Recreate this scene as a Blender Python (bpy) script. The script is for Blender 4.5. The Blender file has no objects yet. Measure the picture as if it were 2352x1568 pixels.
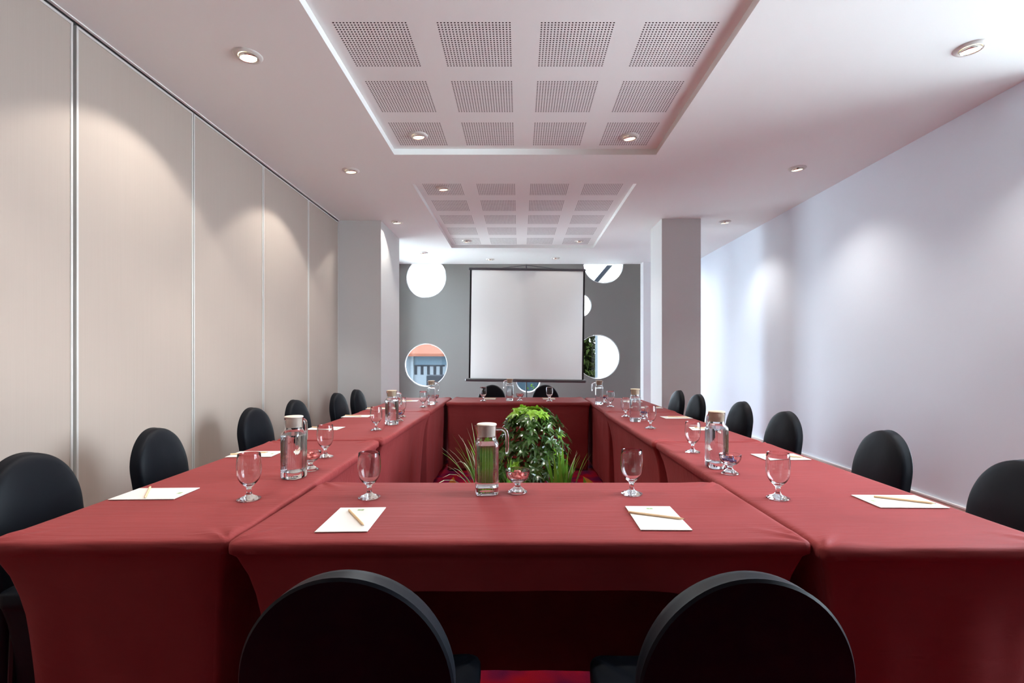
import bpy, math, random
from mathutils import Vector, Matrix, noise
R = math.radians
PI = math.pi
random.seed(7)
scn = bpy.context.scene
COL = scn.collection

# ------------------------------------------------------------------ camera constants
F, VX, VY, H = 1124.0, 1193.0, 822.0, 1.262     # focal length (px of 2352), vanishing point, eye height
TZ = 0.767                                       # table top height
CZ = 3.013                                       # ceiling height
XL, XR = -2.306, 3.187                           # side walls
YF, YB = 9.117, -2.6                             # far wall, wall behind the camera
BZ = CZ + 0.05                                   # perforated board height

def on_table(px, py, z=TZ):
    d = F * (H - z) / (py - VY)
    return ((px - VX) / F * d, d)

# ------------------------------------------------------------------ mesh builder
class MB:
    def __init__(s):
        s.v = []; s.f = []; s.m = []
    def add(s, verts, faces, mi=0):
        o = len(s.v)
        s.v += [tuple(p) for p in verts]
        s.f += [tuple(i + o for i in f) for f in faces]
        s.m += [mi] * len(faces)
    def box(s, x0, x1, y0, y1, z0, z1, mi=0, bev=0.0):
        if bev <= 0:
            v = [(x, y, z) for z in (z0, z1) for y in (y0, y1) for x in (x0, x1)]
            s.add(v, [(0, 2, 3, 1), (4, 5, 7, 6), (0, 1, 5, 4), (2, 6, 7, 3), (0, 4, 6, 2), (1, 3, 7, 5)], mi)
        else:
            b = bev
            rings = []
            for (z, k) in ((z0, b), (z0 + b, 0), (z1 - b, 0), (z1, b)):
                c = b
                pts = [(x0 + k, y0 + k + c), (x0 + k + c, y0 + k), (x1 - k - c, y0 + k), (x1 - k, y0 + k + c),
                       (x1 - k, y1 - k - c), (x1 - k - c, y1 - k), (x0 + k + c, y1 - k), (x0 + k, y1 - k - c)]
                rings.append([(p[0], p[1], z) for p in pts])
            s.loft(rings, True, True, mi)
    def loft(s, rings, cap0=False, cap1=False, mi=0, closed=True):
        n = len(rings[0]); v = [p for r in rings for p in r]; f = []
        for i in range(len(rings) - 1):
            for j in range(n if closed else n - 1):
                k = (j + 1) % n
                f.append((i * n + j, i * n + k, (i + 1) * n + k, (i + 1) * n + j))
        if cap0: f.append(tuple(reversed(range(n))))
        if cap1: f.append(tuple((len(rings) - 1) * n + j for j in range(n)))
        s.add(v, f, mi)
    def lathe(s, prof, seg=32, mi=0, fn=None, c=(0, 0, 0)):
        """prof: list of (r, z); r==0 ends become poles. fn(angle, r, z) -> r"""
        v = []; f = []; rows = []
        for (r, z) in prof:
            if r <= 1e-6:
                rows.append([len(v)]); v.append((c[0], c[1], c[2] + z))
            else:
                row = []
                for j in range(seg):
                    a = 2 * PI * j / seg
                    rr = fn(a, r, z) if fn else r
                    row.append(len(v)); v.append((c[0] + rr * math.cos(a), c[1] + rr * math.sin(a), c[2] + z))
                rows.append(row)
        for a, b in zip(rows[:-1], rows[1:]):
            if len(a) == 1 and len(b) == 1: continue
            for j in range(seg):
                k = (j + 1) % seg
                if len(a) == 1: f.append((a[0], b[k], b[j]))
                elif len(b) == 1: f.append((a[j], a[k], b[0]))
                else: f.append((a[j], a[k], b[k], b[j]))
        s.add(v, f, mi)
    def tube(s, pts, rad, seg=10, mi=0, cap=True):
        pts = [Vector(p) for p in pts]; rings = []; up = None
        rads = rad if isinstance(rad, (list, tuple)) else [rad] * len(pts)
        for i, p in enumerate(pts):
            t = (pts[min(i + 1, len(pts) - 1)] - pts[max(i - 1, 0)]).normalized()
            if up is None:
                up = Vector((0, 0, 1)) if abs(t.z) < 0.9 else Vector((1, 0, 0))
            n = (up - t * up.dot(t)).normalized(); b = t.cross(n); up = n
            rings.append([p + (n * math.cos(2 * PI * j / seg) + b * math.sin(2 * PI * j / seg)) * rads[i] for j in range(seg)])
        s.loft(rings, cap, cap, mi)
    def build(s, name, mats, parent=None, smooth=35, loc=None, rot=None):
        me = bpy.data.meshes.new(name)
        me.from_pydata(s.v, [], s.f)
        if not isinstance(mats, (list, tuple)): mats = [mats]
        for m in mats: me.materials.append(m)
        for p, mi in zip(me.polygons, s.m): p.material_index = mi
        if smooth:
            for p in me.polygons: p.use_smooth = True
            me.set_sharp_from_angle(angle=R(smooth))
        me.validate(); me.update()
        o = bpy.data.objects.new(name, me); COL.objects.link(o)
        if parent: o.parent = parent
        if loc: o.location = loc
        if rot: o.rotation_euler = rot
        return o

def tag(o, label=None, cat=None, group=None, kind=None):
    if label: o['label'] = label
    if cat: o['category'] = cat
    if group: o['group'] = group
    if kind: o['kind'] = kind
    return o
def thing(name, label, cat, loc=(0, 0, 0), rz=0.0, group=None):
    o = bpy.data.objects.new(name, None); COL.objects.link(o)
    o.empty_display_size = 0.1
    o.location = loc; o.rotation_euler = (0, 0, rz)
    return tag(o, label, cat, group)
def dup(root, label, loc, rz=0.0, group=None):
    r = root.copy(); COL.objects.link(r); r.location = loc; r.rotation_euler = (0, 0, rz)
    tag(r, label, None, group)
    for ch in list(root.children):
        c = ch.copy(); COL.objects.link(c); c.parent = r
        for g in list(ch.children):
            d = g.copy(); COL.objects.link(d); d.parent = c
    return r
def fill2d(splines, thick, name):
    """flat outline with holes -> mesh extruded by thick along +z (local)"""
    cu = bpy.data.curves.new(name, 'CURVE'); cu.dimensions = '2D'; cu.fill_mode = 'BOTH'; cu.extrude = thick / 2
    for pts in splines:
        sp = cu.splines.new('POLY'); sp.points.add(len(pts) - 1)
        for p, q in zip(sp.points, pts): p.co = (q[0], q[1], 0, 1)
        sp.use_cyclic_u = True
    tmp = bpy.data.objects.new(name + '_tmp', cu); COL.objects.link(tmp)
    dg = bpy.context.evaluated_depsgraph_get()
    me = bpy.data.meshes.new_from_object(tmp.evaluated_get(dg))
    bpy.data.objects.remove(tmp); bpy.data.curves.remove(cu)
    me.name = name
    return me
def circle(cx, cy, r, n=64):
    return [(cx + r * math.cos(2 * PI * i / n), cy + r * math.sin(2 * PI * i / n)) for i in range(n)]
def rect(x0, x1, y0, y1):
    return [(x0, y0), (x1, y0), (x1, y1), (x0, y1)]

# ------------------------------------------------------------------ materials
def nodes_of(name):
    m = bpy.data.materials.new(name); m.use_nodes = True
    nt = m.node_tree; b = nt.nodes['Principled BSDF']
    return m, nt, b
def mat(name, col, rough=0.5, metal=0.0, spec=0.5, emit=None, estr=0.0, sheen=0.0, var=0.0, vscale=8.0, bump=0.0, bscale=60.0, bstretch=(1, 1, 1), sheen_tint=None, trans=0.0):
    m, nt, b = nodes_of(name)
    b.inputs['Base Color'].default_value = (*col, 1); b.inputs['Roughness'].default_value = rough
    b.inputs['Metallic'].default_value = metal; b.inputs['Specular IOR Level'].default_value = spec
    b.inputs['Transmission Weight'].default_value = trans
    if sheen:
        b.inputs['Sheen Weight'].default_value = sheen; b.inputs['Sheen Roughness'].default_value = 0.4
        if sheen_tint: b.inputs['Sheen Tint'].default_value = (*sheen_tint, 1)
    if emit:
        b.inputs['Emission Color'].default_value = (*emit, 1); b.inputs['Emission Strength'].default_value = estr
    if var or bump:
        tc = nt.nodes.new('ShaderNodeTexCoord'); mp = nt.nodes.new('ShaderNodeMapping')
        mp.inputs['Scale'].default_value = bstretch
        nt.links.new(tc.outputs['Object'], mp.inputs['Vector'])
    if var:
        n = nt.nodes.new('ShaderNodeTexNoise'); n.inputs['Scale'].default_value = vscale; n.inputs['Detail'].default_value = 4
        nt.links.new(tc.outputs['Object'], n.inputs['Vector'])
        mx = nt.nodes.new('ShaderNodeMix'); mx.data_type = 'RGBA'
        mx.inputs['A'].default_value = (*[c * (1 - var) for c in col], 1)
        mx.inputs['B'].default_value = (*[min(1, c * (1 + var)) for c in col], 1)
        nt.links.new(n.outputs['Fac'], mx.inputs['Factor']); nt.links.new(mx.outputs['Result'], b.inputs['Base Color'])
    if bump:
        n2 = nt.nodes.new('ShaderNodeTexNoise'); n2.inputs['Scale'].default_value = bscale; n2.inputs['Detail'].default_value = 3
        nt.links.new(mp.outputs['Vector'], n2.inputs['Vector'])
        bp = nt.nodes.new('ShaderNodeBump'); bp.inputs['Strength'].default_value = bump; bp.inputs['Distance'].default_value = 0.01
        nt.links.new(n2.outputs['Fac'], bp.inputs['Height']); nt.links.new(bp.outputs['Normal'], b.inputs['Normal'])
    return m

M = {}
M['wall_white'] = mat('white wall paint', (0.80, 0.80, 0.81), 0.75, var=0.02, vscale=1.2, bump=0.05, bscale=40)
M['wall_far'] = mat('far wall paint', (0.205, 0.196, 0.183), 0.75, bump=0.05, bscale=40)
M['wall_blue'] = mat('cool white wall paint', (0.75, 0.81, 0.90), 0.6, var=0.02, vscale=0.8, bump=0.05, bscale=30)
M['wall_absorb'] = mat('dark light-absorbing wall', (0.10, 0.065, 0.045), 0.5, var=0.2, vscale=5)  # invented dark finish, soaks up light behind the camera
M['pillar'] = mat('pillar paint', (0.64, 0.64, 0.63), 0.75, bump=0.04, bscale=40)
M['ceiling'] = mat('ceiling paint', (0.90, 0.92, 0.90), 0.85, var=0.015, vscale=1.0)
M['felt'] = mat('dark acoustic felt', (0.10, 0.085, 0.08), 0.95)
M['baseboard'] = mat('cream baseboard', (0.78, 0.72, 0.62), 0.5)
M['alu'] = mat('brushed aluminium', (0.78, 0.78, 0.76), 0.42, metal=0.35)
M['alu_dark'] = mat('dark track metal', (0.10, 0.10, 0.10), 0.45, metal=0.6)
M['gap'] = mat('dark rubber seal', (0.03, 0.03, 0.03), 0.8)
M['ring'] = mat('downlight trim enamel', (0.70, 0.68, 0.64), 0.35)
M['chrome'] = mat('reflector chrome', (0.85, 0.83, 0.78), 0.2, metal=1.0)
M['black'] = mat('black stretch fabric', (0.0035, 0.005, 0.0085), 0.5, spec=0.14, sheen=0.006, sheen_tint=(0.55, 0.75, 1.0), bump=0.10, bscale=14)
M['black_metal'] = mat('black metal', (0.02, 0.02, 0.022), 0.4, metal=0.5)
M['grey_metal'] = mat('dark grey screen case', (0.10, 0.10, 0.105), 0.45, metal=0.3)
M['paper'] = mat('white paper', (0.80, 0.775, 0.735), 0.6)
M['logo'] = mat('green print', (0.30, 0.46, 0.20), 0.6)
M['pencil'] = mat('natural pencil wood', (0.82, 0.58, 0.34), 0.5, var=0.06, vscale=40)
M['lead'] = mat('pencil lead', (0.12, 0.11, 0.11), 0.4)
M['cork'] = mat('beige stopper', (0.62, 0.50, 0.36), 0.6, var=0.12, vscale=60)
M['lid'] = mat('frosted cream lid', (0.78, 0.70, 0.60), 0.4)
M['pot'] = mat('dark planter', (0.05, 0.04, 0.035), 0.6)
M['soil'] = mat('soil', (0.05, 0.03, 0.02), 0.9)
M['stem'] = mat('plant stem', (0.10, 0.14, 0.03), 0.6)
M['rim'] = mat('white window rim', (0.82, 0.83, 0.83), 0.4)
M['candy_pink'] = mat('pink candy wrapper', (0.75, 0.22, 0.20), 0.25, spec=0.7)
M['candy_blue'] = mat('blue candy wrapper', (0.06, 0.07, 0.20), 0.25, spec=0.7)
M['roof_tile'] = mat('red roof tiles', (0.060, 0.022, 0.014), 0.9, spec=0.03, var=0.35, vscale=6)
M['house_blue'] = mat('pale blue house paint', (0.028, 0.042, 0.054), 0.9, spec=0.02)
M['house_white'] = mat('white house paint', (0.050, 0.058, 0.066), 0.9, spec=0.02)
M['house_dark'] = mat('dark window glass', (0.004, 0.005, 0.007), 0.6, spec=0.03)
M['gable_white'] = mat('white gable paint', (0.30, 0.30, 0.29), 0.9, spec=0.05)
M['fence'] = mat('blue grey fence paint', (0.010, 0.016, 0.021), 0.9, spec=0.02)
M['ground'] = mat('pale outdoor paving', (0.62, 0.61, 0.58), 0.9, var=0.1, vscale=1)

def leaf_mat(name, c1, c2, rough=0.3, spec=0.5):
    m, nt, b = nodes_of(name)
    tc = nt.nodes.new('ShaderNodeTexCoord'); n = nt.nodes.new('ShaderNodeTexNoise'); n.inputs['Scale'].default_value = 9
    nt.links.new(tc.outputs['Object'], n.inputs['Vector'])
    mx = nt.nodes.new('ShaderNodeMix'); mx.data_type = 'RGBA'
    mx.inputs['A'].default_value = (*c1, 1); mx.inputs['B'].default_value = (*c2, 1)
    nt.links.new(n.outputs['Fac'], mx.inputs['Factor']); nt.links.new(mx.outputs['Result'], b.inputs['Base Color'])
    b.inputs['Roughness'].default_value = rough; b.inputs['Specular IOR Level'].default_value = spec
    tr = nt.nodes.new('ShaderNodeBsdfTranslucent'); nt.links.new(mx.outputs['Result'], tr.inputs['Color'])
    ms = nt.nodes.new('ShaderNodeMixShader'); ms.inputs['Fac'].default_value = 0.25
    out = nt.nodes['Material Output']
    nt.links.new(b.outputs['BSDF'], ms.inputs[1]); nt.links.new(tr.outputs['BSDF'], ms.inputs[2]); nt.links.new(ms.outputs['Shader'], out.inputs['Surface'])
    return m
M['leaf_dark'] = leaf_mat('glossy dark leaf', (0.03, 0.075, 0.018), (0.075, 0.16, 0.03), 0.2, 0.9)
M['leaf_light'] = leaf_mat('young light leaf', (0.16, 0.36, 0.02), (0.30, 0.52, 0.04), 0.35)
M['blade'] = leaf_mat('grass blade', (0.09, 0.26, 0.02), (0.22, 0.42, 0.05), 0.4)
M['blade_pale'] = leaf_mat('pale striped blade', (0.40, 0.46, 0.25), (0.55, 0.58, 0.42), 0.4)
M['leaf_orange'] = leaf_mat('orange dry leaf', (0.50, 0.20, 0.03), (0.62, 0.28, 0.06), 0.5)
M['tree_leaf'] = leaf_mat('garden tree leaf', (0.003, 0.006, 0.002), (0.022, 0.030, 0.006), 0.8, 0.03)
M['shrub_leaf'] = leaf_mat('garden shrub leaf', (0.012, 0.030, 0.004), (0.035, 0.065, 0.010), 0.8, 0.03)

# burgundy stretch cloth, fine creases running across the room
def cloth_mat():
    m, nt, b = nodes_of('burgundy stretch cloth')
    g = nt.nodes.new('ShaderNodeNewGeometry')
    n = nt.nodes.new('ShaderNodeTexNoise'); n.inputs['Scale'].default_value = 7; n.inputs['Detail'].default_value = 6; n.inputs['Roughness'].default_value = 0.65
    mp = nt.nodes.new('ShaderNodeMapping'); mp.inputs['Scale'].default_value = (0.5, 1.0, 0.6)
    nt.links.new(g.outputs['Position'], mp.inputs['Vector']); nt.links.new(mp.outputs['Vector'], n.inputs['Vector'])
    mx = nt.nodes.new('ShaderNodeMix'); mx.data_type = 'RGBA'
    mx.inputs['A'].default_value = (0.222, 0.034, 0.035, 1); mx.inputs['B'].default_value = (0.315, 0.053, 0.053, 1)
    nt.links.new(n.outputs['Fac'], mx.inputs['Factor']); nt.links.new(mx.outputs['Result'], b.inputs['Base Color'])
    b.inputs['Roughness'].default_value = 0.62; b.inputs['Specular IOR Level'].default_value = 0.09
    b.inputs['Sheen Weight'].default_value = 0.03; b.inputs['Sheen Roughness'].default_value = 0.5
    b.inputs['Sheen Tint'].default_value = (1.0, 0.62, 0.62, 1)
    mp2 = nt.nodes.new('ShaderNodeMapping'); mp2.inputs['Scale'].default_value = (1.6, 22, 7)
    nt.links.new(g.outputs['Position'], mp2.inputs['Vector'])
    n2 = nt.nodes.new('ShaderNodeTexNoise'); n2.inputs['Scale'].default_value = 2.2; n2.inputs['Detail'].default_value = 4; n2.inputs['Distortion'].default_value = 0.6
    nt.links.new(mp2.outputs['Vector'], n2.inputs['Vector'])
    bp = nt.nodes.new('ShaderNodeBump'); bp.inputs['Strength'].default_value = 0.42; bp.inputs['Distance'].default_value = 0.006
    nt.links.new(n2.outputs['Fac'], bp.inputs['Height']); nt.links.new(bp.outputs['Normal'], b.inputs['Normal'])
    return m
M['cloth'] = cloth_mat()

def carpet_mat():
    m, nt, b = nodes_of('patterned red carpet')
    tc = nt.nodes.new('ShaderNodeTexCoord')
    n = nt.nodes.new('ShaderNodeTexNoise'); n.inputs['Scale'].default_value = 5; n.inputs['Detail'].default_value = 2
    nt.links.new(tc.outputs['Object'], n.inputs['Vector'])
    cr = nt.nodes.new('ShaderNodeValToRGB'); cr.color_ramp.elements[0].position = 0.38; cr.color_ramp.elements[1].position = 0.62
    cr.color_ramp.elements[0].color = (0.13, 0.005, 0.05, 1); cr.color_ramp.elements[1].color = (0.42, 0.005, 0.016, 1)
    nt.links.new(n.outputs['Fac'], cr.inputs['Fac']); nt.links.new(cr.outputs['Color'], b.inputs['Base Color'])
    b.inputs['Roughness'].default_value = 0.95; b.inputs['Specular IOR Level'].default_value = 0.1
    n2 = nt.nodes.new('ShaderNodeTexNoise'); n2.inputs['Scale'].default_value = 300
    nt.links.new(tc.outputs['Object'], n2.inputs['Vector'])
    bp = nt.nodes.new('ShaderNodeBump'); bp.inputs['Strength'].default_value = 0.5; bp.inputs['Distance'].default_value = 0.005
    nt.links.new(n2.outputs['Fac'], bp.inputs['Height']); nt.links.new(bp.outputs['Normal'], b.inputs['Normal'])
    return m
M['carpet'] = carpet_mat()

def partition_mat():
    m, nt, b = nodes_of('beige pink partition fabric')
    tc = nt.nodes.new('ShaderNodeTexCoord'); mp = nt.nodes.new('ShaderNodeMapping'); mp.inputs['Scale'].default_value = (1, 90, 1.0)
    nt.links.new(tc.outputs['Object'], mp.inputs['Vector'])
    n = nt.nodes.new('ShaderNodeTexNoise'); n.inputs['Scale'].default_value = 2.0; n.inputs['Detail'].default_value = 3
    nt.links.new(mp.outputs['Vector'], n.inputs['Vector'])
    mx = nt.nodes.new('ShaderNodeMix'); mx.data_type = 'RGBA'
    mx.inputs['A'].default_value = (0.455, 0.388, 0.338, 1); mx.inputs['B'].default_value = (0.485, 0.418, 0.368, 1)
    nt.links.new(n.outputs['Fac'], mx.inputs['Factor']); nt.links.new(mx.outputs['Result'], b.inputs['Base Color'])
    b.inputs['Roughness'].default_value = 0.8; b.inputs['Specular IOR Level'].default_value = 0.2
    return m
M['partition'] = partition_mat()

def perforated_mat(name, x0, px, y0, py, w, npx, npy):
    """white board whose square fields are drilled through with small round holes"""
    m, nt, b = nodes_of(name)
    b.inputs['Base Color'].default_value = (0.90, 0.92, 0.90, 1); b.inputs['Roughness'].default_value = 0.85
    g = nt.nodes.new('ShaderNodeNewGeometry'); sp = nt.nodes.new('ShaderNodeSeparateXYZ')
    nt.links.new(g.outputs['Position'], sp.inputs['Vector'])
    def mth(op, a, bb=None):
        n = nt.nodes.new('ShaderNodeMath'); n.operation = op
        for i, q in enumerate((a, bb)):
            if q is None: continue
            if isinstance(q, (int, float)): n.inputs[i].default_value = q
            else: nt.links.new(q, n.inputs[i])
        return n.outputs[0]
    hp = w / 22.0
    def axis(out, o, pitch, count):
        t = mth('SUBTRACT', out, o)
        loc = mth('FLOORED_MODULO', t, pitch) if False else mth('SUBTRACT', t, mth('MULTIPLY', mth('FLOOR', mth('DIVIDE', t, pitch)), pitch))
        inside = mth('MULTIPLY', mth('LESS_THAN', loc, w), mth('MULTIPLY', mth('GREATER_THAN', t, 0.0), mth('LESS_THAN', t, pitch * count)))
        c = mth('SUBTRACT', mth('FRACT', mth('DIVIDE', loc, hp)), 0.5)
        return inside, mth('MULTIPLY', c, hp)
    ix, cx = axis(sp.outputs['X'], x0, px, npx); iy, cy = axis(sp.outputs['Y'], y0, py, npy)
    rr = mth('ADD', mth('MULTIPLY', cx, cx), mth('MULTIPLY', cy, cy))
    hole = mth('MULTIPLY', mth('LESS_THAN', rr, (hp * 0.27) ** 2), mth('MULTIPLY', ix, iy))
    tr = nt.nodes.new('ShaderNodeBsdfTransparent'); ms = nt.nodes.new('ShaderNodeMixShader')
    nt.links.new(hole, ms.inputs['Fac']); nt.links.new(b.outputs['BSDF'], ms.inputs[1]); nt.links.new(tr.outputs['BSDF'], ms.inputs[2])
    nt.links.new(ms.outputs['Shader'], nt.nodes['Material Output'].inputs['Surface'])
    return m

def glass_mat(name, ior, col=(1, 1, 1), rough=0.0):
    m = bpy.data.materials.new(name); m.use_nodes = True; nt = m.node_tree
    nt.nodes.remove(nt.nodes['Principled BSDF'])
    g = nt.nodes.new('ShaderNodeBsdfGlass'); g.inputs['IOR'].default_value = ior; g.inputs['Color'].default_value = (*col, 1); g.inputs['Roughness'].default_value = rough
    nt.links.new(g.outputs['BSDF'], nt.nodes['Material Output'].inputs['Surface'])
    return m
M['glass'] = glass_mat('clear glass', 1.48, (0.985, 0.99, 0.99))
M['water'] = glass_mat('water', 1.33, (0.97, 0.99, 1.0))
def pane_mat():
    m = bpy.data.materials.new('window pane'); m.use_nodes = True; nt = m.node_tree
    nt.nodes.remove(nt.nodes['Principled BSDF'])
    t = nt.nodes.new('ShaderNodeBsdfTransparent'); gl = nt.nodes.new('ShaderNodeBsdfGlossy'); gl.inputs['Roughness'].default_value = 0.02
    t.inputs['Color'].default_value = (0.97, 0.985, 0.98, 1)
    fr = nt.nodes.new('ShaderNodeFresnel'); fr.inputs['IOR'].default_value = 1.45
    ms = nt.nodes.new('ShaderNodeMixShader'); nt.links.new(fr.outputs['Fac'], ms.inputs['Fac'])
    nt.links.new(t.outputs['BSDF'], ms.inputs[1]); nt.links.new(gl.outputs['BSDF'], ms.inputs[2])
    nt.links.new(ms.outputs['Shader'], nt.nodes['Material Output'].inputs['Surface'])
    return m
M['pane'] = pane_mat()
def screen_mat():
    m, nt, b = nodes_of('projection fabric')
    b.inputs['Base Color'].default_value = (0.92, 0.91, 0.89, 1); b.inputs['Roughness'].default_value = 0.8
    tr = nt.nodes.new('ShaderNodeBsdfTranslucent'); tr.inputs['Color'].default_value = (0.93, 0.92, 0.91, 1)
    ms = nt.nodes.new('ShaderNodeMixShader'); ms.inputs['Fac'].default_value = 0.6
    nt.links.new(b.outputs['BSDF'], ms.inputs[1]); nt.links.new(tr.outputs['BSDF'], ms.inputs[2])
    nt.links.new(ms.outputs['Shader'], nt.nodes['Material Output'].inputs['Surface'])
    return m
M['screen'] = screen_mat()
def bulb_mat(name, s):
    return mat(name, (0.9, 0.85, 0.75), 0.3, emit=(1.0, 0.80, 0.52), estr=s)
M['bulb_hot'] = bulb_mat('bright lamp glass', 9.0)
M['bulb'] = bulb_mat('warm lamp glass', 1.2)
M['bulb_dim'] = bulb_mat('dim lamp glass', 0.25)

# ------------------------------------------------------------------ room shell
def struct(o): o['kind'] = 'structure'; return o
b = MB(); b.box(XL - 0.2, XR + 0.2, YB - 0.2, YF + 0.05, -0.1, 0.0)
struct(b.build('floor', M['carpet'], smooth=0))

XR0, XR1 = -1.078, 1.178          # the ceiling coffers, left and right edge
C1, C2 = (1.42, 4.215), (4.92, 7.79)
me = fill2d([rect(XL - 0.2, XR + 0.2, YB - 0.2, YF + 0.12), rect(XR0, XR1, *C1), rect(XR0, XR1, *C2)], 0.05, 'ceiling')
me.materials.append(M['ceiling'])
ceil = bpy.data.objects.new('ceiling', me); COL.objects.link(ceil); ceil.location = (0, 0, CZ + 0.025); struct(ceil)
W_ = 0.407; P_ = 0.5605
for (y0, y1), ys, py, ny, nm in ((C1, 2.0605 - P_, P_, 5, 'near'), (C2, 5.005, 0.583, 5, 'far')):
    pm = perforated_mat('perforated board ' + nm, -1.010, P_, ys, py, W_, 4, ny)
    b = MB(); b.add([(XR0 - 0.05, y0 - 0.05, 0), (XR1 + 0.05, y0 - 0.05, 0), (XR1 + 0.05, y1 + 0.05, 0), (XR0 - 0.05, y1 + 0.05, 0)], [(0, 3, 2, 1)])
    o = b.build('perforated_board', pm, ceil, 0, loc=(0, 0, 0.0255)); o['label'] = 'board of square perforated fields in the %s ceiling coffer' % nm
    b = MB(); b.box(XR0 - 0.05, XR1 + 0.05, y0 - 0.05, y1 + 0.05, 0.0, 0.02)
    b.build('acoustic_backing', M['felt'], ceil, 0, loc=(0, 0, 0.036))
b = MB(); b.box(XL - 0.2, XR + 0.2, YB - 0.2, YF + 0.12, CZ + 0.09, CZ + 0.13)
b.build('roof_slab', M['ceiling'], ceil, 0, loc=(0, 0, -CZ - 0.025))

# far wall with round openings (x, z, r)
wins = [(-1.74, 2.763, 0.377), (-1.744, 1.132, 0.405), (1.565, 3.03, 0.38), (1.127, 2.252, 0.22), (1.46, 1.286, 0.414), (0.162, 0.848, 0.23)]
me = fill2d([rect(-2.85, 3.387, -0.1, 3.6)] + [circle(x, z, r) for x, z, r in wins] + [rect(2.50, 3.12, 0.25, 2.9)], 0.14, 'wall_far')
me.materials.append(M['wall_far'])
wf = bpy.data.objects.new('wall_far', me); COL.objects.link(wf); wf.rotation_euler = (R(90), 0, 0); wf.location = (0, YF + 0.07, 0); struct(wf)
for i, (x, z, r) in enumerate(wins):
    b = MB(); w = 0.022
    prof = [(r - 0.006, -0.012), (r - 0.006, 0.03), (r - 0.017, 0.03), (r - 0.017, -0.012), (r - 0.006, -0.012)]
    b.lathe(prof, 64)
    wo = b.build('window_%d' % (i + 1), M['rim'], None, 40, loc=(x, YF + 0.05, z), rot=(R(90), 0, 0)); struct(wo)
    b = MB(); b.lathe([(0, 0.012), (r - 0.018, 0.012), (r - 0.018, 0.006), (0, 0.006)], 48)
    b.build('pane', M['pane'], wo, 30)
# two tall windows added out of sight behind the pillars to bring in daylight
def added_tall_window(n, loc, rz, w, h):
    b = MB()
    for (x0, x1, z0, z1) in ((-w / 2, -w / 2 + 0.04, 0, h), (w / 2 - 0.04, w / 2, 0, h), (-w / 2, w / 2, 0, 0.04), (-w / 2, w / 2, h - 0.04, h), (-0.015, 0.015, 0, h)):
        b.box(x0, x1, -0.03, 0.03, z0, z1)
    o = b.build('window_%d' % n, M['rim'], None, 0, loc=loc, rot=(0, 0, rz)); struct(o)
    b = MB(); b.box(-w / 2 + 0.03, w / 2 - 0.03, -0.004, 0.004, 0.03, h - 0.03); b.build('pane', M['pane'], o, 0)
added_tall_window(7, (2.81, YF + 0.07, 0.25), 0, 0.62, 2.65)
added_tall_window(8, (XL - 0.07, 8.13, 0.2), R(90), 1.6, 2.7)

# left wall : operable partition in front, plain wall beyond the pillar
b = MB(); b.box(XL - 0.20, XL - 0.06, YB - 0.2, 6.24, 0, CZ + 0.1)
wl = struct(b.build('wall_left', M['alu_dark'], None, 0))
seams = [2.534 - 0.93 * k for k in range(6, 0, -1)] + [2.534, 3.456, 4.40, 5.344, 6.23]
for k in range(len(seams) - 1):
    y0, y1 = seams[k], seams[k + 1]
    g = 0.010 if abs(y0 - 2.534) < 0.01 else 0.004
    g2 = 0.010 if abs(y1 - 2.534) < 0.01 else 0.004
    b = MB(); b.box(XL - 0.06, XL, y0 + g + 0.012, y1 - g2 - 0.012, 0.015, CZ - 0.035)
    p = b.build('partition_panel', M['partition'], wl, 0)
    for (a, c) in ((y0 + g, y0 + g + 0.012), (y1 - g2 - 0.012, y1 - g2)):
        b = MB(); b.box(XL - 0.06, XL + 0.004, a, c, 0.015, CZ - 0.035); o = b.build('edge_strip', M['alu'], p, 0); o['label'] = 'slim aluminium edge strip'
    b = MB(); b.box(XL - 0.06, XL + 0.005, y0 + g, y1 - g2, CZ - 0.035, CZ - 0.022); o = b.build('top_strip', M['alu'], p, 0)
b = MB(); b.box(XL - 0.06, XL - 0.008, YB, 6.23, CZ - 0.022, CZ)
b.build('ceiling_track', M['alu_dark'], wl, 0)
b = MB()
b.box(XL, XL + 0.018, YB, 6.23, CZ - 0.006, CZ)
b.build('track_trim', M['ceiling'], wl, 0)
me = fill2d([rect(6.24, YF, -0.05, 3.3), rect(7.33, 8.93, 0.2, 2.9)], 0.14, 'wall_side_far'); me.materials.append(M['wall_white'])
o = bpy.data.objects.new('wall_left_far', me); COL.objects.link(o); o.rotation_euler = (R(90), 0, R(90)); o.location = (XL - 0.07, 0, 0); struct(o)
added_tall_window(9, (XR + 0.07, 2.0, 0.75), R(90), 2.0, 2.26)  # window added outside the view so daylight brightens the ceiling
me = fill2d([rect(YB - 0.2, YF, -0.05, CZ + 0.1), rect(1.0, 3.0, 0.75, CZ - 0.003)], 0.14, 'wall_right'); me.materials.append(M['wall_blue'])
o = bpy.data.objects.new('wall_right', me); COL.objects.link(o); o.rotation_euler = (R(90), 0, R(90)); o.location = (XR + 0.07, 0, 0); struct(o)
b = MB(); b.box(XL - 0.2, XR + 0.2, YB - 0.15, YB, -0.05, CZ + 0.1); struct(b.build('wall_back', M['wall_absorb'], None, 0))  # unseen wall, made dark to keep light off camera-facing surfaces
b = MB(); b.box(XR - 0.018, XR, YB, YF, 0, 0.185, bev=0.004); o = struct(b.build('baseboard_right', M['baseboard'], None, 0))
b = MB(); b.box(XR - 0.024, XR, YB, YF, 0.185, 0.197); b.build('cap_strip', M['wall_white'], o, 0)
b = MB(); b.box(XL, -1.763, 6.232, 7.18, 0, CZ); struct(b.build('pillar_left', M['pillar'], None, 0))
b = MB(); b.box(1.79, 2.28, 6.15, 6.67, 0, CZ); struct(b.build('pillar_right', M['pillar'], None, 0))
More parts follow.
